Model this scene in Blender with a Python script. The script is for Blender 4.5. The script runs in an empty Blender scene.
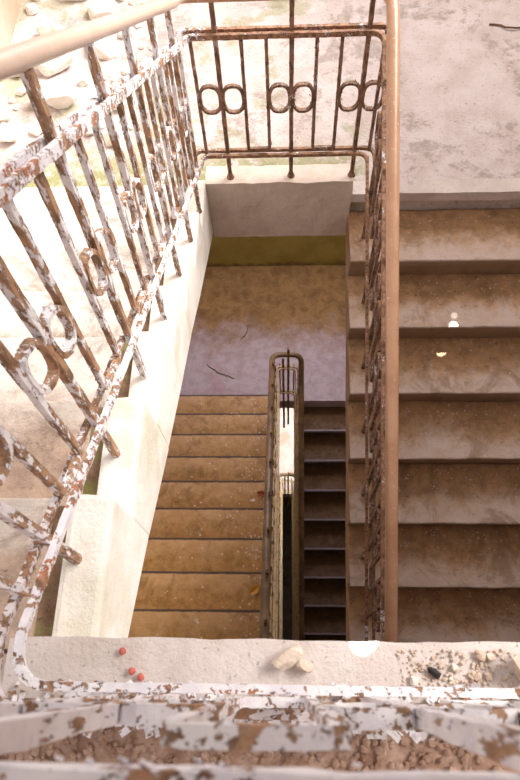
import bpy, bmesh, math, random
from mathutils import Vector, Matrix, noise

random.seed(7)
SC = bpy.context.scene
COL = SC.collection
CAM_Z = 1.1682

# ------------------------------------------------------------------ camera
def make_camera():
    th, ya, ro = 1.14503, 0.042249, 0.0047
    right0 = Vector((1, 0, 0)); up0 = Vector((0, math.sin(th), math.cos(th))); fw0 = Vector((0, math.cos(th), -math.sin(th)))
    x2 = right0 * math.cos(ya) + fw0 * math.sin(ya)
    d2 = fw0 * math.cos(ya) - right0 * math.sin(ya)
    x3 = x2 * math.cos(ro) - up0 * math.sin(ro)
    u3 = x2 * math.sin(ro) + up0 * math.cos(ro)
    cd = bpy.data.cameras.new('camera'); co = bpy.data.objects.new('camera', cd); COL.objects.link(co)
    m = Matrix((( x3.x, u3.x, -d2.x, 0), (x3.y, u3.y, -d2.y, 0), (x3.z, u3.z, -d2.z, CAM_Z), (0, 0, 0, 1)))
    co.matrix_world = m
    cd.sensor_fit = 'VERTICAL'; cd.sensor_height = 36; cd.sensor_width = 24
    cd.lens = 626.256 / 780 * 36
    cd.clip_start = 0.02
    cd.dof.use_dof = True; cd.dof.focus_distance = 2.3; cd.dof.aperture_fstop = 9
    SC.camera = co
make_camera()

# ------------------------------------------------------------------ light
w = bpy.data.worlds.new('sky'); SC.world = w; w.use_nodes = True
bg = w.node_tree.nodes['Background']; bg.inputs[0].default_value = (1.0, 0.95, 0.92, 1); bg.inputs[1].default_value = 0.72

def sun(rot, energy, angle, color):
    d = bpy.data.lights.new('sun', 'SUN'); d.energy = energy; d.angle = math.radians(angle); d.color = color
    o = bpy.data.objects.new('sun', d); COL.objects.link(o)
    o.rotation_euler = Vector(rot).to_track_quat('-Z', 'Y').to_euler()
def area(name, loc, aim, sx, sy, power, color):
    d = bpy.data.lights.new(name, 'AREA'); d.shape = 'RECTANGLE'; d.size = sx; d.size_y = sy; d.energy = power; d.color = color
    o = bpy.data.objects.new(name, d); COL.objects.link(o); o.location = loc
    o.rotation_euler = (Vector(aim) - Vector(loc)).to_track_quat('-Z', 'Y').to_euler()
sun((-0.75, -0.36, -0.85), 7.2, 34, (1.0, 0.95, 0.88))
area('upper_window_light', (0.45, 4.22, 0.9), (0.0, 1.2, -1.2), 1.9, 1.6, 78, (1.0, 0.93, 0.90))
area('landing_window_light', (0.0, 4.22, -2.6), (0.0, 1.2, -4.6), 1.9, 1.5, 84, (0.98, 0.90, 0.96))
area('deep_landing_fill', (0.1, 4.2, -6.4), (0.05, 3.0, -8.6), 1.2, 0.8, 150, (1.0, 0.95, 0.9))  # added lamp that brightens the deep landing; no entrance is built
area('lower_stair_fill', (-1.44, 0.9, -2.75), (0.0, 1.2, -4.2), 0.9, 0.7, 8, (1.0, 0.78, 0.50))  # added warm fill for the lower left steps, no window behind it
def sun_fleck_spot(src, aim, deg, power):  # narrow spots added to imitate sun flecks, with no opening above
    d = bpy.data.lights.new('sun_fleck_spot', 'SPOT'); d.energy = power; d.spot_size = math.radians(deg); d.spot_blend = 0.25; d.shadow_soft_size = 0.004; d.color = (1, .97, .9)
    o = bpy.data.objects.new('sun_fleck_spot', d); COL.objects.link(o); o.location = src
    o.rotation_euler = (Vector(aim) - Vector(src)).to_track_quat('-Z', 'Y').to_euler()
sun_fleck_spot((0.75, 1.42, 1.62), (0.128, 0.060, 0.045), 1.25, 1500)
sun_fleck_spot((1.25, 2.4, 0.6), (0.788, 1.505, -1.428), 1.15, 1100)
sun_fleck_spot((1.25, 2.42, 0.2), (0.797, 1.56, -1.428), 1.0, 160)

vs = SC.view_settings
vs.view_transform = 'Standard'; vs.look = 'None'; vs.gamma = 1.0; vs.use_curve_mapping = False
vs.exposure = 0.0

# ------------------------------------------------------------------ materials
class NT:
    def __init__(s, name, rough=0.85):
        s.m = bpy.data.materials.new(name); s.m.use_nodes = True
        s.t = s.m.node_tree; s.b = s.t.nodes['Principled BSDF']; s.b.inputs['Roughness'].default_value = rough
        s.b.inputs['Specular IOR Level'].default_value = 0.25
        tc = s.t.nodes.new('ShaderNodeTexCoord'); s.obj = tc.outputs['Object']
        g = s.t.nodes.new('ShaderNodeNewGeometry'); s.pos = g.outputs['Position']
    def link(s, a, b): s.t.links.new(a, b)
    def noise(s, scale, detail=6, rough=0.6, vec=None, out='Fac', dist=0.0):
        n = s.t.nodes.new('ShaderNodeTexNoise'); n.inputs['Scale'].default_value = scale
        n.inputs['Detail'].default_value = detail; n.inputs['Roughness'].default_value = rough; n.inputs['Distortion'].default_value = dist
        s.link(vec if vec is not None else s.pos, n.inputs['Vector']); return n.outputs[out]
    def voro(s, scale, feature='F1', vec=None):
        n = s.t.nodes.new('ShaderNodeTexVoronoi'); n.feature = feature; n.inputs['Scale'].default_value = scale
        s.link(vec if vec is not None else s.pos, n.inputs['Vector']); return n.outputs['Distance']
    def ramp(s, fac, a, b):
        n = s.t.nodes.new('ShaderNodeMapRange'); n.interpolation_type = 'SMOOTHSTEP'
        s.link(fac, n.inputs['Value']); n.inputs['From Min'].default_value = a; n.inputs['From Max'].default_value = b
        return n.outputs['Result']
    def math(s, op, a, b=None, clamp=False):
        n = s.t.nodes.new('ShaderNodeMath'); n.operation = op; n.use_clamp = clamp
        for i, v in enumerate((a, b)):
            if v is None: continue
            if isinstance(v, (int, float)): n.inputs[i].default_value = v
            else: s.link(v, n.inputs[i])
        return n.outputs[0]
    def mix(s, fac, a, b):
        n = s.t.nodes.new('ShaderNodeMix'); n.data_type = 'RGBA'
        if isinstance(fac, (int, float)): n.inputs[0].default_value = fac
        else: s.link(fac, n.inputs[0])
        for i, v in ((6, a), (7, b)):
            if isinstance(v, tuple): n.inputs[i].default_value = (*v, 1)
            else: s.link(v, n.inputs[i])
        return n.outputs[2]
    def axis(s, vec, i):
        n = s.t.nodes.new('ShaderNodeSeparateXYZ'); s.link(vec, n.inputs[0]); return n.outputs[i]
    def done(s, color, height=None, strength=0.3, dist=0.01):
        s.link(color, s.b.inputs['Base Color'])
        if height is not None:
            n = s.t.nodes.new('ShaderNodeBump'); n.inputs['Strength'].default_value = strength; n.inputs['Distance'].default_value = dist
            s.link(height, n.inputs['Height']); s.link(n.outputs[0], s.b.inputs['Normal'])
        return s.m

def concrete(name, light, dark, stain, moss=0.0, specks=0.5, scale=1.0, stain_amt=(0.5, 0.72)):
    t = NT(name)
    c = t.mix(t.ramp(t.noise(7 * scale, 8, 0.65), 0.35, 0.65), light, dark)
    c = t.mix(t.math('MULTIPLY', t.ramp(t.noise(2.6 * scale, 7, 0.62, dist=0.4), *stain_amt), 0.8), c, stain)
    if moss: c = t.mix(t.math('MULTIPLY', t.ramp(t.noise(3.4 * scale, 6, 0.6), 0.52, 0.66), moss), c, (0.30, 0.31, 0.10))
    c = t.mix(t.math('MULTIPLY', t.ramp(t.noise(90, 3, 0.6), 0.62, 0.72), specks), c, tuple(v * 0.4 for v in stain))
    h = t.math('ADD', t.noise(24, 8, 0.7), t.math('MULTIPLY', t.noise(130, 3, 0.6), 0.4))
    return t.done(c, h, 0.45, 0.012)

def tread(name, light, mid, dirt, sign, a, b, amount=1.0, dark=(0.10, 0.055, 0.03), strip=None, riser=0.0):
    """worn pale nosing, dirt settled towards the riser; object origin lies on the nosing edge"""
    t = NT(name)
    y = t.math('MULTIPLY', t.axis(t.obj, 1), sign)
    n = t.noise(5, 7, 0.68, dist=0.6); n2 = t.noise(19, 6, 0.7)
    yy = t.math('ADD', y, t.math('MULTIPLY', t.math('SUBTRACT', n, 0.5), 0.34))
    yy = t.math('ADD', yy, t.math('MULTIPLY', t.math('SUBTRACT', n2, 0.5), 0.16))
    m = t.math('MULTIPLY', t.ramp(yy, a, b), amount)
    base = t.mix(t.ramp(t.noise(11, 7, 0.65), 0.35, 0.68), light, mid)
    dcol = t.mix(t.ramp(n2, 0.38, 0.66), dirt, tuple(v * 0.66 for v in dirt))
    c = t.mix(m, base, dcol)
    c = t.mix(t.math('MULTIPLY', t.ramp(t.noise(4.5, 7, 0.7, dist=0.8), 0.50, 0.66), 0.6), c, tuple(v * 0.45 for v in dirt))
    c = t.mix(t.math('MULTIPLY', t.ramp(t.noise(60, 4, 0.65), 0.60, 0.70), t.math('ADD', t.math('MULTIPLY', m, 0.6), 0.15)), c, dark)
    c = t.mix(t.math('MULTIPLY', t.ramp(t.noise(75, 4, 0.6, vec=t.obj), 0.64, 0.70), t.math('MULTIPLY', m, 0.25)), c, light)
    if riser: c = t.mix(t.math('MULTIPLY', t.math('SUBTRACT', 1.0, t.ramp(t.axis(t.obj, 2), -0.014, -0.006)), riser), c, tuple(v * 0.55 for v in dirt))  # brown dirt on upright faces, their shade painted in as well
    if strip: c = t.mix(t.math('SUBTRACT', 1.0, t.ramp(t.math('ADD', y, t.math('MULTIPLY', t.math('SUBTRACT', n2, 0.5), 0.02)), 0.014, 0.022)), c, strip)
    h = t.math('ADD', t.noise(26, 8, 0.72), t.math('MULTIPLY', t.noise(110, 3, 0.6), 0.5))
    return t.done(c, h, 0.5, 0.014)

def flaking(name, paint, paint2, rust, cover, rough=0.6, orange=0.0, sheltered=0.0, stretch=1.0):
    t = NT(name, rough)
    vm = t.t.nodes.new('ShaderNodeVectorMath'); vm.operation = 'MULTIPLY'; t.link(t.pos, vm.inputs[0]); vm.inputs[1].default_value = (1, 1, stretch); sv = vm.outputs[0]
    r = t.mix(t.ramp(t.noise(55, 5, 0.7, vec=sv), 0.4, 0.62), rust, tuple(v * 0.42 for v in rust))
    if orange: r = t.mix(t.math('MULTIPLY', t.math('MULTIPLY', t.ramp(t.noise(9, 4, 0.6), 0.5, 0.62), t.math('MULTIPLY', t.math('SUBTRACT', 1.0, t.ramp(t.axis(t.pos, 1), 0.6, 1.1)), t.math('SUBTRACT', 1.0, t.ramp(t.axis(t.pos, 0), -0.2, 0.1)))), orange), r, (0.62, 0.16, 0.05))
    p = t.mix(t.ramp(t.noise(30, 4, 0.6), 0.38, 0.62), paint, paint2)
    n = t.math('ADD', t.math('MULTIPLY', t.noise(24, 6, 0.72, vec=sv), 0.6), t.math('MULTIPLY', t.noise(95, 5, 0.7, vec=sv), 0.4))
    if sheltered:   # paint has all but gone on the far and right sides of the well
        far = t.math('MULTIPLY', t.ramp(t.axis(t.pos, 0), -0.39, -0.25), t.ramp(t.axis(t.pos, 1), 0.05, 0.3))
        n = t.math('ADD', n, t.math('MULTIPLY', far, sheltered))
    n = t.math('SUBTRACT', n, t.math('MULTIPLY', t.math('SUBTRACT', 1.0, t.ramp(t.axis(t.pos, 1), -0.01, 0.12)), 0.035))
    c = t.mix(t.ramp(n, cover - 0.008, cover + 0.008), p, r)
    e = t.math('MULTIPLY', t.math('SUBTRACT', 1.0, t.ramp(t.math('ABSOLUTE', t.math('SUBTRACT', n, cover)), 0.003, 0.012)), 0.5)
    c = t.mix(e, c, (0.05, 0.03, 0.025))
    h = t.math('SUBTRACT', t.math('MULTIPLY', t.noise(120, 4, 0.7), 0.35), t.ramp(n, cover - 0.01, cover + 0.01))
    return t.done(c, h, 0.6, 0.004)

M = {}
M['white_step'] = tread('whitewashed_step', (0.86, 0.82, 0.78), (0.80, 0.73, 0.68), (0.56, 0.38, 0.28), -1, 0.12, 0.30, 0.85)
M['dusty_white_step'] = tread('dusty_white_step', (0.74, 0.66, 0.60), (0.68, 0.57, 0.50), (0.52, 0.36, 0.27), -1, 0.02, 0.16, 0.85)
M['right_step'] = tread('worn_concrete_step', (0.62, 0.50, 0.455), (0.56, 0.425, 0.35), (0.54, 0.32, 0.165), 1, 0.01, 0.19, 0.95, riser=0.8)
M['lower_step'] = tread('dusty_brown_step', (0.60, 0.40, 0.23), (0.52, 0.32, 0.16), (0.46, 0.265, 0.10), -1, 0.00, 0.24, 0.9, strip=(0.10, 0.075, 0.07))
M['dark_step'] = tread('shaded_dark_step', (0.19, 0.13, 0.09), (0.16, 0.10, 0.06), (0.145, 0.082, 0.036), 1, 0.03, 0.16, 0.9, riser=0.5, strip=(0.33, 0.28, 0.32))  # shade of the lower right flight is put into this darker colour
M['block'] = concrete('whitewashed_block', (0.86, 0.82, 0.78), (0.80, 0.75, 0.71), (0.66, 0.60, 0.46), 0.25, 0.12)
M['curb'] = concrete('pale_concrete', (0.70, 0.62, 0.60), (0.60, 0.52, 0.49), (0.48, 0.38, 0.32), 0.0, 0.6, stain_amt=(0.55, 0.8))
M['fascia'] = concrete('stained_concrete', (0.76, 0.66, 0.59), (0.68, 0.56, 0.49), (0.52, 0.37, 0.28), 0.15, 0.4)
def landing_mat():
    t = NT('landing_concrete')
    n = t.noise(2.0, 8, 0.68, dist=0.6); f = t.noise(18, 8, 0.75); g = t.noise(70, 4, 0.65)
    c = t.mix(t.ramp(t.noise(6, 7, 0.65), 0.36, 0.66), (0.72, 0.64, 0.635), (0.62, 0.52, 0.50))
    worn = t.ramp(t.math('ADD', n, t.math('MULTIPLY', t.math('SUBTRACT', f, 0.5), 0.35)), 0.50, 0.58)
    c = t.mix(t.math('MULTIPLY', worn, 0.75), c, t.mix(t.ramp(f, 0.4, 0.62), (0.52, 0.44, 0.42), (0.36, 0.29, 0.26)))
    y = t.axis(t.pos, 1)
    x = t.axis(t.pos, 0)
    near = t.math('SUBTRACT', 1.0, t.ramp(t.math('ADD', y, t.math('MULTIPLY', f, 0.3)), 2.32, 2.62))
    well = t.math('SUBTRACT', 1.0, t.ramp(x, 0.30, 0.45))
    moss = t.math('MULTIPLY', t.math('MULTIPLY', near, well), t.ramp(t.noise(11, 6, 0.7), 0.36, 0.52))
    moss = t.math('MAXIMUM', moss, t.math('MULTIPLY', t.ramp(t.noise(3.1, 6, 0.65), 0.52, 0.62), t.math('MULTIPLY', well, 0.6)))
    c = t.mix(t.math('MULTIPLY', moss, 0.85), c, (0.27, 0.28, 0.09))
    c = t.mix(t.math('MULTIPLY', t.ramp(g, 0.58, 0.68), 0.5), c, (0.22, 0.16, 0.13))
    c = t.mix(t.math('MULTIPLY', t.ramp(t.noise(55, 4, 0.6, vec=t.obj), 0.63, 0.70), 0.5), c, (0.8, 0.75, 0.72))
    return t.done(c, t.math('ADD', t.math('MULTIPLY', f, 1.2), g), 0.55, 0.016)
M['landing'] = landing_mat()
M['slab'] = concrete('rough_concrete', (0.50, 0.38, 0.28), (0.42, 0.30, 0.2), (0.3, 0.2, 0.12))
M['plaster'] = concrete('old_plaster', (0.72, 0.66, 0.60), (0.64, 0.56, 0.5), (0.5, 0.36, 0.25), 0.0, 0.2, 0.5)
M['ground'] = concrete('ground_concrete', (0.66, 0.6, 0.58), (0.58, 0.5, 0.46), (0.4, 0.3, 0.22))
M['soil'] = concrete('dark_soil', (0.22, 0.13, 0.08), (0.30, 0.20, 0.13), (0.14, 0.1, 0.05), 0.7, 0.7, 3)
M['gravel'] = concrete('gravel', (0.60, 0.42, 0.33), (0.42, 0.26, 0.19), (0.3, 0.17, 0.11), 0, 0.5, 4)
M['chip'] = concrete('plaster_chunk', (0.84, 0.80, 0.75), (0.76, 0.70, 0.62), (0.60, 0.46, 0.33), 0, 0.2, 2)
M['stone'] = concrete('beige_stone', (0.70, 0.58, 0.49), (0.6, 0.47, 0.38), (0.48, 0.33, 0.24), 0, 0.3, 3)
M['iron_white'] = flaking('flaking_white_iron', (0.84, 0.81, 0.83), (0.74, 0.69, 0.74), (0.46, 0.27, 0.165), 0.497, orange=0.06, stretch=0.3)
M['iron_rail'] = flaking('flaking_white_rail', (0.84, 0.81, 0.84), (0.74, 0.70, 0.76), (0.42, 0.23, 0.14), 0.53, orange=0.75, sheltered=0.115)
M['iron_mixed'] = flaking('flaking_brown_rail', (0.78, 0.72, 0.74), (0.66, 0.58, 0.60), (0.36, 0.20, 0.12), 0.49, orange=0.12, sheltered=0.09)
M['iron_rust'] = flaking('rusty_iron', (0.62, 0.54, 0.50), (0.5, 0.42, 0.4), (0.32, 0.185, 0.125), 0.43, stretch=0.4)
M['iron_gold'] = flaking('golden_brown_iron', (0.62, 0.48, 0.27), (0.52, 0.38, 0.19), (0.40, 0.26, 0.11), 0.56, 0.4)  # warm light on the lower rails is put into this gold tone
M['iron_dark'] = flaking('dark_bronze_iron', (0.42, 0.29, 0.14), (0.36, 0.24, 0.11), (0.22, 0.13, 0.06), 0.5, 0.4)
def handrail_mat():
    t = NT('tan_handrail_paint', 0.33); t.b.inputs['Specular IOR Level'].default_value = 0.6; t.b.inputs['Coat Weight'].default_value = 0.5; t.b.inputs['Coat Roughness'].default_value = 0.3
    c = t.mix(t.ramp(t.noise(8, 6, 0.65), 0.4, 0.66), (0.52, 0.29, 0.175), (0.44, 0.23, 0.13))
    c = t.mix(t.math('MULTIPLY', t.ramp(t.noise(70, 4, 0.6), 0.62, 0.70), 0.6), c, (0.70, 0.56, 0.46))
    pale = t.math('SUBTRACT', 1.0, t.math('MULTIPLY', t.ramp(t.axis(t.pos, 0), -0.37, -0.30), t.ramp(t.axis(t.pos, 1), 0.02, 0.12)))  # near and left lengths paler: overexposed brightness put into the colour
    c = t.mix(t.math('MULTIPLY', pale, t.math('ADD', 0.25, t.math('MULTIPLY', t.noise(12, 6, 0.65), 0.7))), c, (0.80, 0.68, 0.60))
    return t.done(c, t.noise(60, 5, 0.6), 0.15, 0.004)
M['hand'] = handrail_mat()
def hand_dark():
    t = NT('brown_handrail_paint', 0.35)
    return t.done(t.mix(t.ramp(t.noise(9, 6, 0.65), 0.36, 0.66), (0.22, 0.14, 0.07), (0.12, 0.075, 0.04)), t.noise(60, 5, .6), .1, .004)
M['hand_dark'] = hand_dark()
def olive_wall():
    t = NT('olive_dado', 0.6)
    z = t.axis(t.pos, 2)
    base = t.mix(t.ramp(t.noise(5, 7, 0.65), 0.35, 0.7), (0.36, 0.29, 0.075), (0.28, 0.215, 0.05))
    low = t.math('ADD', z, t.math('MULTIPLY', t.noise(9, 5, 0.6), 0.25))
    c = t.mix(t.ramp(low, -4.76, -4.66), (0.17, 0.11, 0.045), base)
    up = t.mix(t.ramp(t.noise(4, 6, 0.6), 0.4, 0.65), (0.70, 0.63, 0.56), (0.6, 0.52, 0.44))
    c = t.mix(t.ramp(z, -3.35, -3.34), c, up)
    return t.done(c, t.noise(30, 6, 0.6), 0.2, 0.01)
M['olive'] = olive_wall()
def lower_landing():
    t = NT('lower_landing_concrete', 0.75)
    y = t.axis(t.pos, 1)
    n = t.noise(2.2, 7, 0.66, dist=0.5); n2 = t.noise(14, 7, 0.7)
    yy = t.math('ADD', y, t.math('MULTIPLY', t.math('SUBTRACT', n, 0.5), 0.9))
    yy = t.math('ADD', yy, t.math('MULTIPLY', t.math('SUBTRACT', n2, 0.5), 0.5))
    m = t.ramp(yy, 3.05, 3.7)
    clean = t.mix(t.ramp(t.noise(9, 6, 0.65), 0.38, 0.66), (0.50, 0.43, 0.475), (0.42, 0.335, 0.35))
    clean = t.mix(t.math('MULTIPLY', t.ramp(t.noise(3.5, 5, 0.6), 0.55, 0.66), 0.5), clean, (0.42, 0.24, 0.30))
    dirt = t.mix(t.ramp(t.noise(7, 9, 0.75, dist=0.7), 0.36, 0.66), (0.34, 0.20, 0.075), (0.19, 0.108, 0.042))
    c = t.mix(m, clean, dirt)
    c = t.mix(t.math('MULTIPLY', t.ramp(t.noise(45, 4, 0.65), 0.61, 0.69), 0.5), c, (0.1, 0.06, 0.03))
    c = t.mix(t.math('MULTIPLY', t.ramp(t.noise(52, 4, 0.6, vec=t.obj), 0.64, 0.70), 0.35), c, (0.6, 0.5, 0.36))
    return t.done(c, t.math('ADD', n2, t.noise(60, 5, 0.7)), 0.4, 0.012)
M['lower_landing'] = lower_landing()
def plain(name, col, rough=0.7):
    t = NT(name, rough); c = t.mix(t.ramp(t.noise(60, 4, 0.6), 0.35, 0.68), col, tuple(v * 0.7 for v in col)); return t.done(c)
M['berry'] = plain('red_berry', (0.62, 0.16, 0.13), 0.6)
M['leaf_yellow'] = plain('yellow_leaf', (0.62, 0.33, 0.06)); M['leaf_red'] = plain('red_brown_leaf', (0.30, 0.07, 0.03))
M['dark'] = plain('dark_dropping', (0.035, 0.03, 0.03)); M['twig'] = plain('twig_bark', (0.17, 0.09, 0.045))
M['frame'] = plain('window_frame_paint', (0.5, 0.42, 0.34))
t_ = NT('window_glass', 0.05); t_.b.inputs['Transmission Weight'].default_value = 1.0; t_.b.inputs['Base Color'].default_value = (0.95, 0.96, 0.95, 1); M['glass'] = t_.m

# ------------------------------------------------------------------ object helpers
def mesh_obj(name, bm, mat, parent=None, smooth=False, origin=(0, 0, 0)):
    o0 = Vector(origin)
    if o0.length: bmesh.ops.translate(bm, verts=bm.verts, vec=-o0)
    me = bpy.data.meshes.new(name); bmesh.ops.recalc_face_normals(bm, faces=bm.faces); bm.to_mesh(me); bm.free()
    if smooth:
        for p in me.polygons: p.use_smooth = True
    me.materials.append(mat)
    o = bpy.data.objects.new(name, me); COL.objects.link(o); o.location = o0
    if parent is not None:
        o.parent = parent; o.location = o0 - parent_world(parent)
    return o
def parent_world(p):
    v = Vector(p.location)
    while p.parent is not None: p = p.parent; v += Vector(p.location)
    return v
def thing(name, label, cat, loc=(0, 0, 0), group=None):
    o = bpy.data.objects.new(name, None); COL.objects.link(o); o.location = loc
    return tag(o, label, cat, group)
def tag(o, label, cat, group=None, kind=None):
    o['label'] = label; o['category'] = cat
    if group: o['group'] = group
    if kind: o['kind'] = kind
    return o
def structure(o): o['kind'] = 'structure'; return o

def add_box(bm, x0, x1, y0, y1, z0, z1, cuts=0, jit=0.0):
    v = [bm.verts.new((x, y, z)) for x in (x0, x1) for y in (y0, y1) for z in (z0, z1)]
    for f in ((0, 1, 3, 2), (4, 6, 7, 5), (0, 4, 5, 1), (2, 3, 7, 6), (0, 2, 6, 4), (1, 5, 7, 3)): bm.faces.new([v[i] for i in f])
def rough_edges(bm, width=0.008, amp=0.004, cell=0.05):
    """bevel then cut up and jitter so worn concrete edges are not ruler straight"""
    bmesh.ops.bevel(bm, geom=[e for e in bm.edges if e.calc_face_angle(0) > 0.6], offset=width, segments=2, profile=0.6, affect='EDGES')
    for it in range(7):
        es = [e for e in bm.edges if e.calc_length() > cell * 2]
        if not es: break
        bmesh.ops.subdivide_edges(bm, edges=es, cuts=1, use_grid_fill=True)
        if len(bm.verts) > 9000: break
    for v in bm.verts:
        v.co += noise.noise_vector(v.co * 9) * amp + noise.noise_vector(v.co * 31) * amp * 0.5
def box_obj(name, dims, mat, parent=None, rough=True, origin=(0, 0, 0), width=0.008, amp=0.004, cell=0.06):
    bm = bmesh.new(); add_box(bm, *dims)
    if rough: rough_edges(bm, width, amp, cell)
    return mesh_obj(name, bm, mat, parent, origin=origin)
def prism_obj(name, prof, x0, x1, mat, parent, origin, width=0.007, amp=0.003, cell=0.06):
    """profile of (y, z) points pulled along x"""
    bm = bmesh.new()
    a = [bm.verts.new((x0, y, z)) for y, z in prof]; b = [bm.verts.new((x1, y, z)) for y, z in prof]
    n = len(prof)
    bm.faces.new(a); bm.faces.new(b[::-1])
    for i in range(n): bm.faces.new((a[i], b[i], b[(i + 1) % n], a[(i + 1) % n]))
    bmesh.ops.recalc_face_normals(bm, faces=bm.faces)
    bmesh.ops.bevel(bm, geom=[e for e in bm.edges if e.calc_face_angle(0) > 0.9], offset=width, segments=2, profile=0.6, affect='EDGES')
    L = abs(x1 - x0); k = max(1, int(L / cell))
    for i in range(1, k):
        bmesh.ops.bisect_plane(bm, geom=bm.verts[:] + bm.edges[:] + bm.faces[:], plane_co=(x0 + (x1 - x0) * i / k, 0, 0), plane_no=(1, 0, 0))
    for v in bm.verts: v.co += noise.noise_vector(v.co * 8) * amp + noise.noise_vector(v.co * 33) * amp * 0.6
    return mesh_obj(name, bm, mat, parent, origin=origin)

def sweep(bm, pts, hw, hh, sides=4, jit=0.0, closed=False, step=0.03, taper=None, seed=0):
    """rectangular (sides=4) or round bar swept along points; hw half width sideways, hh half height"""
    P = [Vector(p) for p in pts]
    if step:
        Q = []
        for i in range(len(P) - (0 if closed else 1)):
            a, b = P[i], P[(i + 1) % len(P)]; k = max(1, int((b - a).length / step))
            Q += [a.lerp(b, j / k) for j in range(k)]
        if not closed: Q.append(P[-1])
        P = Q
    n = len(P); rings = []
    for i, p in enumerate(P):
        a = P[(i - 1) % n] if (closed or i) else p; b = P[(i + 1) % n] if (closed or i < n - 1) else p
        tg = (b - a).normalized()
        ref = Vector((0, 0, 1)) if abs(tg.z) < 0.93 else Vector((0, 1, 0))
        if isinstance(taper, Vector): ref = taper
        sx = tg.cross(ref)
        if sx.length < 1e-5: sx = tg.cross(Vector((1, 0, 0)))
        sx.normalize(); sy = sx.cross(tg).normalized()
        r = []
        for k in range(sides):
            an = math.pi * 2 * (k + 0.5) / sides
            c, s_ = math.cos(an), math.sin(an)
            if sides == 4: c, s_ = math.copysign(1, c), math.copysign(1, s_)
            q = p + sx * c * hw + sy * s_ * hh
            if jit: q += noise.noise_vector(q * 60 + Vector((seed, 0, 0))) * jit + noise.noise_vector(q * 22) * jit * 0.6
            r.append(bm.verts.new(q))
        rings.append(r)
    for i in range(n - (0 if closed else 1)):
        a, b = rings[i], rings[(i + 1) % n]
        for k in range(sides): bm.faces.new((a[k], a[(k + 1) % sides], b[(k + 1) % sides], b[k]))
    if not closed: bm.faces.new(rings[0][::-1]); bm.faces.new(rings[-1])
    return P

def flakes(bm, pts, rad, count, size, rng):
    """curled chips of paint still hanging on a bar"""
    segs = [(Vector(pts[i]), Vector(pts[i + 1])) for i in range(len(pts) - 1)]
    tot = sum((b - a).length for a, b in segs)
    for _ in range(count):
        d = rng.random() * tot
        for a, b in segs:
            l = (b - a).length
            if d <= l: break
            d -= l
        tg = (b - a).normalized(); p = a + tg * min(d, l)
        an = rng.random() * 6.283
        ref = Vector((0, 0, 1)) if abs(tg.z) < 0.9 else Vector((1, 0, 0))
        u = tg.cross(ref).normalized(); v = u.cross(tg)
        nrm = u * math.cos(an) + v * math.sin(an); side = tg.cross(nrm)
        s = size * rng.uniform(0.4, 1.3); base = p + nrm * rad * 0.95
        lift = rng.uniform(0.2, 1.0)
        q = []
        for j in range(3):
            f = j / 2
            c = base + tg * (f * s * 1.5) * rng.choice((1, 1, 1)) + nrm * (lift * s * f * f)
            wd = s * (0.5 - 0.18 * f) * rng.uniform(0.7, 1.2)
            q.append((c - side * wd, c + side * wd))
        th = nrm * 0.0009
        top = [[bm.verts.new(x + th) for x in pr] for pr in q]; bot = [[bm.verts.new(x - th) for x in pr] for pr in q]
        for j in range(2):
            bm.faces.new((top[j][0], top[j][1], top[j + 1][1], top[j + 1][0])); bm.faces.new((bot[j][0], bot[j + 1][0], bot[j + 1][1], bot[j][1]))
            for e in (0, 1): bm.faces.new((top[j][e], top[j + 1][e], bot[j + 1][e], bot[j][e]))
        bm.faces.new((top[0][0], bot[0][0], bot[0][1], top[0][1])); bm.faces.new((top[2][0], top[2][1], bot[2][1], bot[2][0]))

def fillet(pts, r, seg=6):
    """round the inner corners of a polyline; r is one radius per inner corner"""
    P = [Vector(p) for p in pts]; out = [P[0]]
    for i in range(1, len(P) - 1):
        rr = r[i - 1] if isinstance(r, (list, tuple)) else r
        a, b, c = P[i - 1], P[i], P[i + 1]
        if rr <= 0: out.append(b); continue
        p, q = b + (a - b).normalized() * rr, b + (c - b).normalized() * rr
        for k in range(seg + 1):
            f = k / seg; out.append(p * (1 - f) ** 2 + b * 2 * f * (1 - f) + q * f * f)
    out.append(P[-1]); return out

def rock(name, loc, size, mat, rng, parent=None, flat=0.7, sub=2):
    bm = bmesh.new(); bmesh.ops.create_icosphere(bm, subdivisions=sub, radius=1)
    off = Vector((rng.random() * 50, rng.random() * 50, rng.random() * 50)); ang = rng.random() * 6.28
    sx, sy, sz = size if isinstance(size, tuple) else (size * rng.uniform(.8, 1.3), size * rng.uniform(.7, 1.1), size * flat)
    for v in bm.verts:
        d = noise.noise_vector(v.co * 1.1 + off)
        v.co = v.co + d * 0.42
        v.co = Vector((max(-.82, min(.82, v.co.x)), max(-.82, min(.82, v.co.y)), max(-.75, min(.78, v.co.z))))
        v.co = Vector((v.co.x * sx, v.co.y * sy, v.co.z * sz))
    for _ in range(7):
        pn = Vector((rng.gauss(0, 1), rng.gauss(0, 1), rng.gauss(0, .8))).normalized(); dd = rng.uniform(.45, .75)
        for v in bm.verts:
            q = Vector((v.co.x / sx, v.co.y / sy, v.co.z / sz)); e = q.dot(pn) - dd
            if e > 0: q -= pn * e; v.co = Vector((q.x * sx, q.y * sy, q.z * sz))
    bmesh.ops.rotate(bm, verts=bm.verts, matrix=Matrix.Rotation(ang, 3, 'Z'))
    zmin = min(v.co.z for v in bm.verts)
    bmesh.ops.translate(bm, verts=bm.verts, vec=(0, 0, -zmin))
    bmesh.ops.translate(bm, verts=bm.verts, vec=loc)
    return mesh_obj(name, bm, mat, parent, origin=loc)

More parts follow.
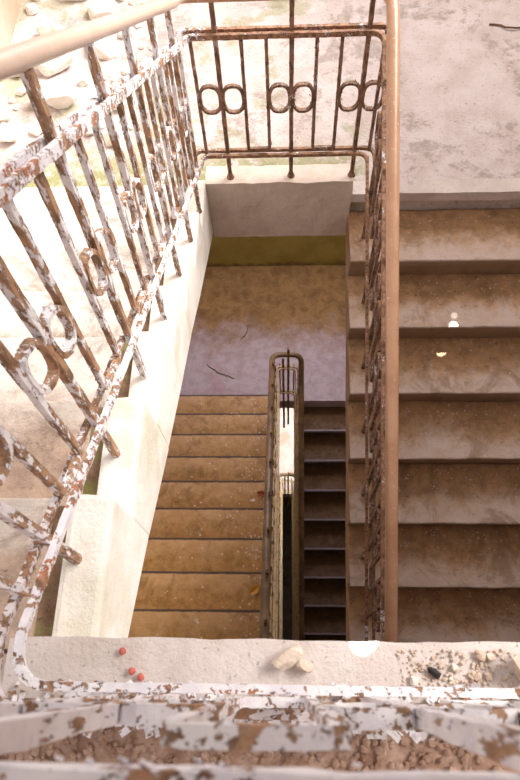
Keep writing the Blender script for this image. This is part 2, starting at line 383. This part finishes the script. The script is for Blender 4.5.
# ------------------------------------------------------------------ the stairwell shell
XL, XR, YF, YN = -1.52, 1.5, 4.33, -2.6        # walls
GZ = -12.35                                     # ground floor
Y0, Z1, T, R1 = 2.0531, -1.1426, 0.2772, 0.1428  # upper half landing and the right flight
Y1, Z2, R2 = 2.6163, -4.8792, 0.1691             # lower half landing and lower flights
WL, WR = -0.3675, 0.304                         # sides of the upper well
Z3 = Z2 - 3.737
TOP = 0.85
structure(box_obj('wall_left', (XL - 0.25, XL, YN, YF + .25, GZ, 0.4), M['plaster'], cell=0.3))
structure(box_obj('wall_right', (XR, XR + 0.25, YN, YF + .25, GZ, TOP), M['plaster'], cell=0.3))
structure(box_obj('wall_far', (XL, XR, YF, YF + .25, GZ, 0.6), M['olive'], cell=0.3))
structure(box_obj('wall_near', (XL, XR, YN - .25, YN, GZ, 1.4), M['plaster'], cell=0.3))
structure(box_obj('floor', (XL, XR, YN, YF, GZ - 0.2, GZ), M['ground'], cell=0.3))

structure(box_obj('unseen_sun_blocker', (0.12, XR, YN, 1.36, 1.75, 1.95), M['plaster'], cell=0.3))  # unseen slab added overhead to keep the sun off the near blocks
# upper landing the photograph was taken from, with its pale edge beam along the well
structure(box_obj('floor_upper', (XL, XR, YN, -0.04, -0.28, 0.0), M['gravel'], cell=0.12))
structure(box_obj('trim_1', (-0.47, XR, -0.04, 0.052, -0.30, 0.045), M['curb'], cell=0.03, amp=0.004, width=0.006))
structure(box_obj('floor_middle', (XL, XR, YN, 0.10, Z2 + 10 * R2 - .22, Z2 + 10 * R2), M['slab'], cell=0.3))
structure(box_obj('floor_low', (XL, XR, YN, -0.45, -7.15, -6.92), M['slab'], cell=0.3))
# half landings
structure(box_obj('landing_upper', (XL, XR, Y0 + .03, YF, Z1 - .26, Z1), M['landing'], cell=0.08))
structure(box_obj('trim_2', (WR + .001, XR, Y0, Y0 + .08, Z1 - .055, Z1 + .001), M['curb'], cell=0.05, width=.006))
structure(box_obj('trim_3', (WL, WR + .005, Y0 - .005, Y0 + .10, -1.44, -1.052), M['fascia'], cell=0.035, width=.012, amp=.006))
structure(box_obj('landing_lower', (XL, XR, Y1, YF, Z2 - .2, Z2), M['lower_landing'], cell=0.08))

structure(box_obj('landing_deep', (XL, XR, Y1, YF, Z3 - .2, Z3), M['ground'], cell=0.2))
# window that lights the lower half landing (hidden above the upper landing slab)
def window():
    wz0, wz1, wx = -3.45, -1.85, 1.0
    bm = bmesh.new()
    for a in ((-wx, -wx + .06, wz0, wz1), (wx - .06, wx, wz0, wz1), (-.03, .03, wz0, wz1), (-wx, wx, wz0, wz0 + .06), (-wx, wx, wz1 - .06, wz1)):
        add_box(bm, a[0], a[1], YF - .045, YF - .002, a[2], a[3])
    structure(mesh_obj('window_1', bm, M['frame']))
window()

# ------------------------------------------------------------------ flights
def flight(label, x0, x1, y_first, z_first, tread_d, rise, count, direction, mat, thick, over=0.022, nos=0.045):
    """direction -1: goes down towards the camera (nosing faces -y); +1: goes down away (nosing faces +y).
       first = highest step for -1, lowest for +1; every step is one part with its origin on its nosing"""
    x0, x1 = (x0 + .012 if x0 == XL else x0), (x1 - .012 if x1 == XR else x1)
    s = thing('stair_flight', label, 'stairs', (x0, y_first, z_first))
    sl = rise / tread_d
    for k in range(count):
        if direction < 0:
            yn, zn = y_first - k * tread_d, z_first - k * rise
            yb = yn + tread_d + over; yr = yn + over
            bot = lambda y: zn + sl * (y - yn) - thick
        else:
            yn, zn = y_first - k * tread_d, z_first + k * rise
            yb = yn - tread_d - over; yr = yn - over
            bot = lambda y: zn - sl * (y - yn) - thick
        prof = [(yn, zn), (yb, zn), (yb, bot(yb)), (yr, bot(yr)), (yr, zn - nos), (yn, zn - nos)]
        prism_obj('step', prof, x0, x1, mat, s, (0.5 * (x0 + x1), yn, zn))
    return s
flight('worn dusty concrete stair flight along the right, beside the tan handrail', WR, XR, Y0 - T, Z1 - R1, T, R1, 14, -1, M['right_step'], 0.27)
flight('brown dirty stair flight at the lower left, seen down the well', XL, -0.112, Y1, Z2 + R2, T, R2, 10, 1, M['lower_step'], 0.24)
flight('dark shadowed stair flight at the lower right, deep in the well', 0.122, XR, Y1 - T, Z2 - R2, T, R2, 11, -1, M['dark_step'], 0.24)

flight('deepest brown stair flight, glimpsed through the narrow gap of the well', XL, -0.112, Y1, Z3 + R2, T, R2, 10, 1, M['lower_step'], 0.24)

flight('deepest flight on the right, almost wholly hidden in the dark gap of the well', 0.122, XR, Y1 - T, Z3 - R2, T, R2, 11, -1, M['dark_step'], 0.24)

# left flight: unequal worn steps, each with its raised curb block along the well
YLs = [0.342, 0.649, 0.941, 1.214, 1.496, 1.782, 2.072]
ZLs = [-0.115, -0.295, -0.472, -0.630, -0.780, -0.925, -1.048]
lf = thing('stair_flight', 'bright whitewashed stair flight at the left with stepped curb blocks', 'stairs', (XL, Y0, Z1))
soff = lambda y: -1.405 + 0.515 * (Y0 - y)
for i, (yn, zn) in enumerate(zip(YLs, ZLs)):
    yb = (YLs[i - 1] if i else 0.05) - 0.015
    mid = 0.5 * (yn + yb)
    zt = zn - 0.028
    yr = yn - 0.015
    prism_obj('step', [(yn, zt), (yb, zt), (yb, soff(yb)), (yr, soff(yr)), (yr, zt - .05), (yn, zt - .05)], XL + .012, -0.505, M['white_step' if i > 1 else 'dusty_white_step'], lf, (-1, yn, zt))
    b = prism_obj('curb_block', [(yn, zn), (yb, zn), (yb, soff(yb)), (yn - .004, soff(yn))], -0.460, WL, M['block'], lf, (-0.42, yn, zn), width=0.012, amp=0.004, cell=0.025)
    bm = bmesh.new(); add_box(bm, -0.506, -0.459, yb, yr, soff(mid) + .02, zt - 0.012); rough_edges(bm, .004, .006, .012)
    d = mesh_obj('soil_fill', bm, M['soil'], lf, origin=(-.49, mid, zt)); d['label'] = 'dark soil in the gap beside the curb block'

# ------------------------------------------------------------------ railings
rng = random.Random(3)
def bar(name, pts, hw, hh, mat, parent, nfl=0, fs=0.006, jit=0.0015, sides=4, step=0.025, ref=None):
    bm = bmesh.new(); P = sweep(bm, pts, hw, hh, sides, jit, False, step, ref, rng.random() * 9)
    if nfl: flakes(bm, pts, max(hw, hh), nfl, fs, rng)
    return mesh_obj(name, bm, mat, parent, smooth=(sides > 4), origin=pts[0])
def ring(name, c, us, ua, w, h, mat, parent, nfl=0, thick=0.005, deep=0.009):
    """an O-shaped link: us = unit vector along the railing (may slope), w and h its outer half sizes"""
    us = Vector(us); up = Vector(ua); pts = []
    for k in range(20):
        an = 2 * math.pi * k / 20; cx, sy = math.cos(an), math.sin(an)
        ex = math.copysign(abs(cx) ** 0.75, cx) * w; ey = math.copysign(abs(sy) ** 0.75, sy) * h
        pts.append(Vector(c) + us * ex + up * ey)
    bm = bmesh.new(); nrm = us.cross(up).normalized()
    sweep(bm, pts, thick, deep, 4, 0.0012, True, 0.012, nrm)
    if nfl: flakes(bm, pts, deep, nfl, 0.005, rng)
    return mesh_obj(name, bm, mat, parent, origin=c)

rail = thing('stair_railing', 'peeling white and rusty iron railing wrapping round the open stairwell', 'railing', (0, 0, 0.04))

# --- rails running right round the well: foreground, left slope, far, right slope
def loop(front_z, near_x, left0, left1, far_y, right_x, far_z, slope_r, off, off_y, front_y, y_end, rad, bend=.05, drop=.01):
    """left0/left1 = (y, z) ends of the left sloping line; off > 0 lies on the outer side of the well"""
    xl0, xl1 = near_x
    p = [(1.45, front_y - off_y, front_z), (xl0 - off, front_y - off_y, front_z), (xl1 - off, far_y + off_y, far_z), (right_x + off, far_y + off_y, far_z)]
    # the left line is bent where it levels out at each end
    a = Vector((xl0 - off, left0[0], left0[1])); b = Vector((xl1 - off, left1[0], left1[1]))
    pts = [p[0], p[1], a, b, p[2], p[3], (right_x + off, far_y - bend, far_z - drop), (right_x + off, y_end, far_z - drop - slope_r * (far_y - bend - y_end))]
    return fillet(pts, rad)
SLR = R1 / T
FY = -0.037
for i, off in enumerate((-0.016, 0.016)):
    pts = loop(0.15, (-0.424, -0.378), (0.05, 0.155), (2.03, -0.90), 2.09, 0.372, -0.91, SLR, off, off, FY, -0.3, [0.055, 0.02, 0.015, 0.03, 0.045, 0.02])
    bar('bottom_rail', pts, 0.0065, 0.008, M['iron_rail' if i == 0 else 'iron_mixed'], rail, 260, 0.004, 0.0014, step=0.02)
    pts = loop(0.80, (-0.387, -0.368), (0.14, 0.80), (2.03, -0.325), 2.10, 0.368, -0.35, SLR, off, off, FY - .030, -0.3, [0.06, 0.02, 0.015, 0.03, 0.045, 0.02])
    bar('upper_rail', pts, 0.0065, 0.010, M['iron_rail'], rail, 380, 0.0045, 0.0016, step=0.02)
pts = loop(0.945, (-0.387, -0.365), (0.10, 0.985), (1.98, -0.150), 2.09, 0.362, -0.205, SLR, 0, 0, FY - .022, -0.3, [0.08, 0.03, 0.02, 0.06, 0.065, 0.04], .115, .045)
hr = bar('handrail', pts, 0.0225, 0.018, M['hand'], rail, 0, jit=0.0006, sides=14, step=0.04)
hr['label'] = 'smooth tan painted handrail'

def panel(ps, bases, zb, zu, zh, xy_b, xy_t, axis, mat, matb, dense, ref, slope, half=0.093, ends=(-9, 9), lr=1.0):
    """posts with an O link on each side and thin U-shaped baluster pairs between the posts"""
    def at(s, z):
        zB, zU = zb(s), zu(s); f = (z - zB) / (zU - zB)
        c = xy_b(s) + (xy_t(s) - xy_b(s)) * f
        return Vector((c, s, z)) if axis == 'y' else Vector((s, c, z))
    us = Vector((0, 1, slope)) if axis == 'y' else Vector((1, 0, slope))
    for s, zbase in zip(ps, bases):
        pts = [at(s, zbase - .01), at(s, zb(s)), at(s, zu(s)), at(s, zh(s) - 0.012)]
        po = bar('post', pts, 0.0085, 0.0085, mat, rail, int(30 * dense), 0.0045, 0.0016, ref=ref)
        fb_ = bmesh.new(); bmesh.ops.create_cone(fb_, cap_ends=True, segments=10, radius1=0.019 if axis == 'x' else 0.0125, radius2=0.009, depth=0.03)
        f0 = at(s, zbase + .013); bmesh.ops.translate(fb_, verts=fb_.verts, vec=f0)
        mesh_obj('post_foot', fb_, mat, po, origin=f0)
        zm = 0.5 * (zb(s) + zu(s))
        for d in (-1, 1):
            sc = s + d * half * 0.5
            ring('ring_link', at(sc, zm + slope * d * half * 0.5), us, (at(s, zm + .1) - at(s, zm)).normalized(), half * 0.42 * lr, 0.062, mat, rail, int(8 * dense))
    # thin balusters come in pairs joined at top and bottom
    cuts = [s + d * half for s in ps for d in (-1, 1)]
    cuts = sorted(c for c in cuts if ends[0] < c < ends[1])
    gap = 0.016
    return at, cuts
def u_pair(at, a, b, zb, zu, mat, dense, ref, tg=.012):
    g = 0.022
    q = fillet([at(0.5 * (a + b), 0.5 * (zu(a) + zu(b)) - tg), at(a, zu(a) - tg), at(a, zb(a) + g), at(b, zb(b) + g), at(b, zu(b) - tg), at(0.5 * (a + b) , 0.5 * (zu(a) + zu(b)) - tg)], 0.012, 3)
    bar('baluster_pair', q, 0.0065, 0.0075, mat, rail, int(50 * dense), 0.004, 0.0014, ref=None)
def single(at, a, zb, zu, mat, dense, ref):
    bar('baluster', [at(a, zb(a)), at(a, zu(a))], 0.0065, 0.0065, mat, rail, int(24 * dense), 0.004, 0.0014, ref=ref)

VY = Vector((0, 1, 0)); VX = Vector((1, 0, 0))
# left slope
lb = lambda y: 0.182 - 0.532 * y
lu = lambda y: 0.883 - 0.595 * y
lh = lambda y: 1.045 - 0.604 * y
def lbase(y):
    for yy, zz in zip(YLs, ZLs):
        if y <= yy: return zz
    return -1.05
LP = [0.208, 0.492, 0.79, 1.085, 1.361, 1.63, 1.885]
xb = lambda y: -0.424 + 0.046 * y / 2.05
xt = lambda y: -0.387 + 0.019 * y / 2.05
at, cuts = panel(LP, [lbase(y) for y in LP], lb, lu, lh, xb, xt, 'y', M['iron_white'], None, 1.0, VX, -0.56)
single(at, cuts[0], lb, lu, M['iron_white'], 1, VX)
for i in range(1, len(cuts) - 1, 2): u_pair(at, cuts[i], cuts[i + 1], lb, lu, M['iron_white'], 0.9, VX)
single(at, cuts[-1], lb, lu, M['iron_white'], 1, VX)
# far side
fb, fu, fh = (lambda x: -0.91), (lambda x: -0.35), (lambda x: -0.205)
FP = [-0.253, 0.025, 0.302]
at, cuts = panel(FP, [-1.052] * 3, fb, fu, fh, lambda x: 2.09, lambda x: 2.10, 'x', M['iron_rust'], None, 1.2, VY, 0.0)
single(at, cuts[0], fb, fu, M['iron_rust'], 1.2, VY); single(at, cuts[-1] - .03, fb, fu, M['iron_rust'], 1.2, VY)
for i in (1, 3): u_pair(at, cuts[i], cuts[i + 1], fb, fu, M['iron_rust'], 1.1, VY)
# right slope
rb = lambda y: -0.92 - SLR * (2.04 - y)
ru = lambda y: -0.36 - SLR * (2.05 - y)
rh = lambda y: -0.25 - SLR * (1.975 - y)
RP = [Y0 - T * k + 0.14 for k in range(1, 8)]
at, cuts = panel(RP, [Z1 - R1 * k for k in range(1, 8)], rb, ru, rh, lambda y: 0.372, lambda y: 0.368, 'y', M['iron_rust'], None, 0.8, VX, SLR)
for i in range(1, len(cuts) - 1, 2): u_pair(at, cuts[i], cuts[i + 1], rb, ru, M['iron_rust'], 0.8, VX)
# foreground
gb, gu, gh = (lambda x: 0.15), (lambda x: 0.80), (lambda x: 0.945)
GP = [-0.165, 0.125, 0.41]
at, cuts = panel(GP, [0.045] * 3, gb, gu, gh, lambda x: FY, lambda x: FY + .003, 'x', M['iron_white'], None, 1.1, VY, 0.0)
single(at, cuts[0], gb, gu, M['iron_white'], 1, VY)
for i in (1, 3): u_pair(at, cuts[i], cuts[i + 1], gb, gu, M['iron_white'], 0.9, VY, .06)

# --- railings of the lower flights, narrow hairpins round each lower half landing
LX, RX = -0.126, 0.136
S2 = R2 / T
def hairpin_railing(label, Z2, steps_right):
    low = thing('stair_railing', label, 'railing', (0, Y1, Z2))
    def hairpin(name, zl, zr, hw, hh, mat, off, sides=4, yend=(0.0, 0.0), ytop=2.63, r=0.06):
        ye = yend[1] if steps_right > 2 else Y1 - .3
        pts = [(LX + off, yend[0], zl + S2 * (Y1 - yend[0])), (LX + off, ytop - .12, zl + S2 * .1), (LX + off, ytop - off, zl), (RX - off, ytop - off, zl), (RX - off, ytop - .12, zr - S2 * .12 * (steps_right > 2)), (RX - off, ye, zr - (S2 * (Y1 - ye) if steps_right > 2 else 0))]
        return bar(name, fillet(pts, [.05, r, r, .05]), hw, hh, mat, low, 0, jit=.0006, sides=sides, step=.05)
    hairpin('handrail', Z2 + 1.02, Z2 + .93, 0.026, 0.02, M['hand_dark'], 0, 12, (0.1, -0.1), r=.085)
    for off in (0.030, 0.052):
        hairpin('upper_rail', Z2 + .84, Z2 + .74, 0.0055, 0.01, M['iron_gold'], off, 4, (0.1, -0.1))
        hairpin('bottom_rail', Z2 + .30, Z2 + .16, 0.0055, 0.01, M['iron_gold'], off + .004, 4, (0.1, -0.1))
    for k in range(9):
        y = Y1 - T * k - .14; zt = Z2 + R2 * (k + 1)
        bar('post', [(LX + .01, y, zt - .01), (LX + .01, y, zt + 1.0)], .009, .009, M['iron_dark'], low)
        for d in (-.05, .05): bar('baluster', [(LX + .026, y + d, zt + .25), (LX + .026, y + d, zt + .84)], .006, .006, M['iron_dark'], low)
    for k in range(steps_right):
        y = Y1 - T * k - .12; zt = Z2 - R2 * (k + 1)
        bar('post', [(RX - .01, y, zt - .01), (RX - .01, y, zt + 1.0)], .009, .009, M['iron_dark'], low)
        for d in (-.05, .05): bar('baluster', [(RX - .026, y + d, zt + .22), (RX - .026, y + d, zt + .84)], .006, .006, M['iron_dark'], low)
    lo = Z2 - .62 if steps_right > 2 else Z2
    for x, y, top, d in ((0.018, 2.603, 1.19, 0), (-0.030, 2.600, 0.98, .1)):
        bar('long_post', [(x, y, lo - d * (steps_right > 2)), (x, y, Z2 + top)], .011, .011, M['iron_dark'], low)
    for x in (-.062, .070): bar('baluster', [(x, 2.625, Z2 + .16), (x, 2.625, Z2 + .84)], .006, .006, M['iron_dark'], low)
hairpin_railing('narrow bronze-coloured hairpin railing in the middle of the well, round the purplish landing', Z2, 9)
hairpin_railing('deepest railing, glimpsed inside the gap of the bronze hairpin railing', Z3, 9)

# ------------------------------------------------------------------ debris
rng = random.Random(11)
CT = 0.047   # top of the edge beam
tag(rock('stone', (-0.002, 0.022, CT), (0.036, 0.017, 0.016), M['stone'], random.Random(2), sub=3), 'flat beige broken stone on the pale beam, left of the sunny middle', 'stone')
tag(rock('stone', (0.026, 0.012, CT), (0.017, 0.012, 0.012), M['stone'], random.Random(5), sub=3), 'small rounded stone touching the flat beige broken stone on the beam', 'stone')
tag(rock('stone', (0.375, 0.018, CT), (0.03, 0.032, 0.03), M['stone'], random.Random(9), sub=3), 'large beige stone at the right end of the pale beam', 'stone')
tag(rock('dropping', (0.234, 0.006, CT), (0.008, 0.014, 0.007), M['dark'], random.Random(4)), 'small black lump lying on the pale beam right of middle', 'dropping')
for k in range(26):
    x = 0.20 + abs(rng.gauss(0.10, 0.06)); y = rng.uniform(-0.03, 0.035)
    if abs(x - 0.234) < .02 or x > 0.345: continue
    tag(rock('pebble', (x, y, CT - .001), rng.uniform(0.004, 0.010), M['stone' if k % 3 else 'chip'], rng), 'small pale pebble scattered on the right of the beam', 'pebble', 'pebbles on the beam')
BX, BY = (-0.274, -0.255, -0.240), (0.031, 0.001, -0.008)
for (x, y, lb_) in ((BX[0], BY[0], 'red berry furthest from the railing on the pale beam'), (BX[1], BY[1], 'middle one of the three red berries on the pale beam'), (BX[2], BY[2], 'red berry on the pale beam nearest to the railing')):
    bm = bmesh.new(); bmesh.ops.create_uvsphere(bm, u_segments=12, v_segments=8, radius=0.0062); bmesh.ops.scale(bm, verts=bm.verts, vec=(1, 1, .75))
    for v in bm.verts: v.co += noise.noise_vector(v.co * 90) * .001
    bmesh.ops.translate(bm, verts=bm.verts, vec=(x, y, CT + .005))
    tag(mesh_obj('berry', bm, M['berry'], smooth=True, origin=(x, y, CT + .005)), lb_, 'berry')

def leaf(loc, size, rot, mat, label):
    bm = bmesh.new(); n = 8; L, Rr = [], []
    for i in range(n + 1):
        f = i / n; wd = math.sin(math.pi * f) ** 0.8 * 0.32 * size; z = 0.006 + 0.25 * size * (f - .5) ** 2
        L.append(bm.verts.new(((f - .5) * size, -wd, z + wd * .35))); Rr.append(bm.verts.new(((f - .5) * size, wd, z + wd * .35)))
    C = [bm.verts.new(((i / n - .5) * size, 0, 0.004 + 0.25 * size * (i / n - .5) ** 2)) for i in range(n + 1)]
    for i in range(n):
        bm.faces.new((L[i], C[i], C[i + 1], L[i + 1])); bm.faces.new((C[i], Rr[i], Rr[i + 1], C[i + 1]))
    r = bmesh.ops.solidify(bm, geom=bm.faces[:], thickness=0.002)
    bmesh.ops.remove_doubles(bm, verts=bm.verts, dist=1e-5)
    bmesh.ops.rotate(bm, verts=bm.verts, matrix=Matrix.Rotation(rot, 3, 'Z')); bmesh.ops.translate(bm, verts=bm.verts, vec=loc)
    tag(mesh_obj('leaf', bm, mat, origin=loc), label, 'leaf')

# plaster rubble on the upper half landing, left
rub = random.Random(21)
for k in range(0):
    x = rub.uniform(-1.52, -0.95) + rub.random() ** 2 * 0.25; y = rub.uniform(2.45, 3.75)
    s = rub.uniform(0.025, 0.085)
    tag(rock('plaster_chunk', (x, y, Z1 - .002), s, M['chip'], rub, flat=.45), 'broken white plaster chunk on the landing by the left wall', 'rubble', 'plaster rubble on the landing')

# gravel behind the foreground railing and paint chips caught in it
def scatter(name, n, xr, yr, z, size, mat, seed, curl=False):
    g = random.Random(seed); bm = bmesh.new()
    for _ in range(n):
        p = Vector((g.uniform(*xr), g.uniform(*yr), z(g) if callable(z) else z)); s = size * g.uniform(.4, 1.4)
        if curl:
            a = g.random() * 6.28; u = Vector((math.cos(a), math.sin(a), g.uniform(-.3, .3))); v = Vector((-u.y, u.x, g.uniform(-.2, .6))); nn = u.cross(v).normalized()
            pr = []
            for j in range(4):
                f = j / 3 - .5; c = p + u * f * s * 2 + Vector((0, 0, 1)) * (s * 1.2 * f * f)
                pr.append((c - v * s * .5, c + v * s * .5 * g.uniform(.6, 1)))
            top = [[bm.verts.new(q + nn * .0006) for q in x] for x in pr]; bot = [[bm.verts.new(q - nn * .0006) for q in x] for x in pr]
            for j in range(3):
                bm.faces.new((top[j][0], top[j][1], top[j + 1][1], top[j + 1][0])); bm.faces.new((bot[j][0], bot[j + 1][0], bot[j + 1][1], bot[j][1]))
                for e in (0, 1): bm.faces.new((top[j][e], top[j + 1][e], bot[j + 1][e], bot[j][e]))
            bm.faces.new((top[0][0], bot[0][0], bot[0][1], top[0][1])); bm.faces.new((top[3][0], top[3][1], bot[3][1], bot[3][0]))
        else:
            r = bmesh.ops.create_icosphere(bm, subdivisions=1, radius=s)
            for v in r['verts']: v.co = Vector((v.co.x, v.co.y, v.co.z * .7)) + noise.noise_vector(v.co * 90 + p * 40) * s * .5 + p
    return mesh_obj(name, bm, mat)
tag(scatter('gravel', 1500, (-0.5, 0.55), (-0.26, -0.045), 0.004, 0.006, M['gravel'], 5), 'brown gravel and dirt on the floor behind the foreground railing', 'gravel', kind='stuff')
tag(scatter('paint_chips', 240, (-0.46, 0.5), (-0.085, -0.02), lambda g: CT + .006, 0.012, M['iron_white'], 6, True), 'curled chips of peeled white paint under the foreground railing', 'paint chips', kind='stuff')
tag(scatter('grit', 420, (0.18, 0.42), (-0.035, 0.04), CT, 0.0025, M['stone'], 8), 'fine pale grit strewn over the right end of the beam', 'grit', kind='stuff')

# broken plaster lying on the landing by the left wall: each piece keeps clear of the others
placed = []
def rubble(n, xr, yr, smin, smax, flat, seed):
    g = random.Random(seed); k = 0; tries = 0
    while k < n and tries < 900:
        tries += 1
        s = g.uniform(smin, smax); x = g.uniform(*xr); y = g.uniform(*yr)
        if x - s * 1.25 < XL + .01 or y + s * 1.3 > YF - .02: continue
        if any((x - a) ** 2 + (y - b) ** 2 < (1.12 * (s + c)) ** 2 for a, b, c in placed): continue
        placed.append((x, y, s)); k += 1
        tag(rock('plaster_chunk', (x, y, Z1 - .001), s, M['chip'], g, flat=flat, sub=3), 'broken white plaster chunk on the landing by the left wall', 'rubble', 'plaster rubble on the landing')
rubble(9, (-1.5, -1.0), (2.5, 3.7), 0.09, 0.16, 0.5, 3)
rubble(20, (-1.5, -0.85), (2.4, 3.7), 0.035, 0.075, 0.5, 4)
rubble(26, (-1.5, -0.7), (2.35, 3.7), 0.014, 0.03, 0.6, 5)

# litter on the lower flight and landing
def on_step(x, k, back): return Vector((x, Y1 - k * T - back, Z2 + (k + 1) * R2 + .001))
leaf(on_step(-0.235, 7, 0.13), 0.085, 0.7, M['leaf_yellow'], 'curled yellow leaf on the lower left brown stairs')
leaf(on_step(-0.215, 4, 0.12), 0.085, -0.3, M['leaf_red'], 'red brown leaf on the lower left stairs beside the bronze handrail')
litter = random.Random(17)
bm = bmesh.new()
for q in range(300):
    k = litter.randrange(0, 9); x = litter.uniform(-0.95, -0.15) if litter.random() < .35 else -0.16 - abs(litter.gauss(0, .13))
    p = on_step(max(x, -.98), k, litter.uniform(0.03, 0.25)); s_ = litter.uniform(.003, .011) * (1.8 if litter.random() < .08 else 1)
    r = bmesh.ops.create_icosphere(bm, subdivisions=1, radius=s_)
    for v in r['verts']: v.co = Vector((v.co.x, v.co.y, v.co.z * .4)) + noise.noise_vector(v.co * 70 + p * 30) * s_ * .6 + p
tag(mesh_obj('plaster_crumbs', bm, M['stone']), 'fallen plaster crumbs over the lower left brown stairs', 'crumbs', kind='stuff')
bm = bmesh.new()
for q in range(420):
    k = litter.randrange(1, 8); yn = Y0 - k * T; zn = Z1 - k * R1
    p = Vector((litter.uniform(0.40, 1.15), yn + 0.28 - abs(litter.gauss(0, .07)), zn)); p.y = max(p.y, yn + .04)
    s_ = litter.uniform(.0015, .006)
    r = bmesh.ops.create_icosphere(bm, subdivisions=1, radius=s_)
    for v in r['verts']: v.co = Vector((v.co.x, v.co.y, v.co.z * .6)) + noise.noise_vector(v.co * 90 + p * 30) * s_ * .6 + p
tag(mesh_obj('stair_grit', bm, M['stone']), 'grit swept against the risers of the right stair flight', 'grit', kind='stuff')
# dry twigs
def twig(name, pts, label, r=.004):
    bm = bmesh.new(); sweep(bm, pts, r, r, 6, .001, False, .03)
    return tag(mesh_obj(name, bm, M['twig'], smooth=True, origin=pts[0]), label, 'twig')
def wander(p, n, step, seed, a0):
    g = random.Random(seed); a = a0; q = [Vector(p)]
    for _ in range(n):
        a += g.uniform(-.6, .6); q.append(q[-1] + Vector((math.cos(a) * step, math.sin(a) * step, 0)))
        q[-1].z = p[2] + g.uniform(0, .008)
    return q
twig('twig', wander((1.10, 3.20, Z1 + .006), 9, .03, 4, .2), 'dry brown twig on the landing at the top right corner', .005)
twig('twig', wander((-0.86, 3.05, Z2 + .006), 12, .03, 1, -.5), 'longest dry twig on the purplish lower landing, leftmost of two', .004)
twig('twig', wander((-0.50, 3.35, Z2 + .006), 7, .03, 2, .6), 'shorter dry twig further back on the purplish lower landing', .003)
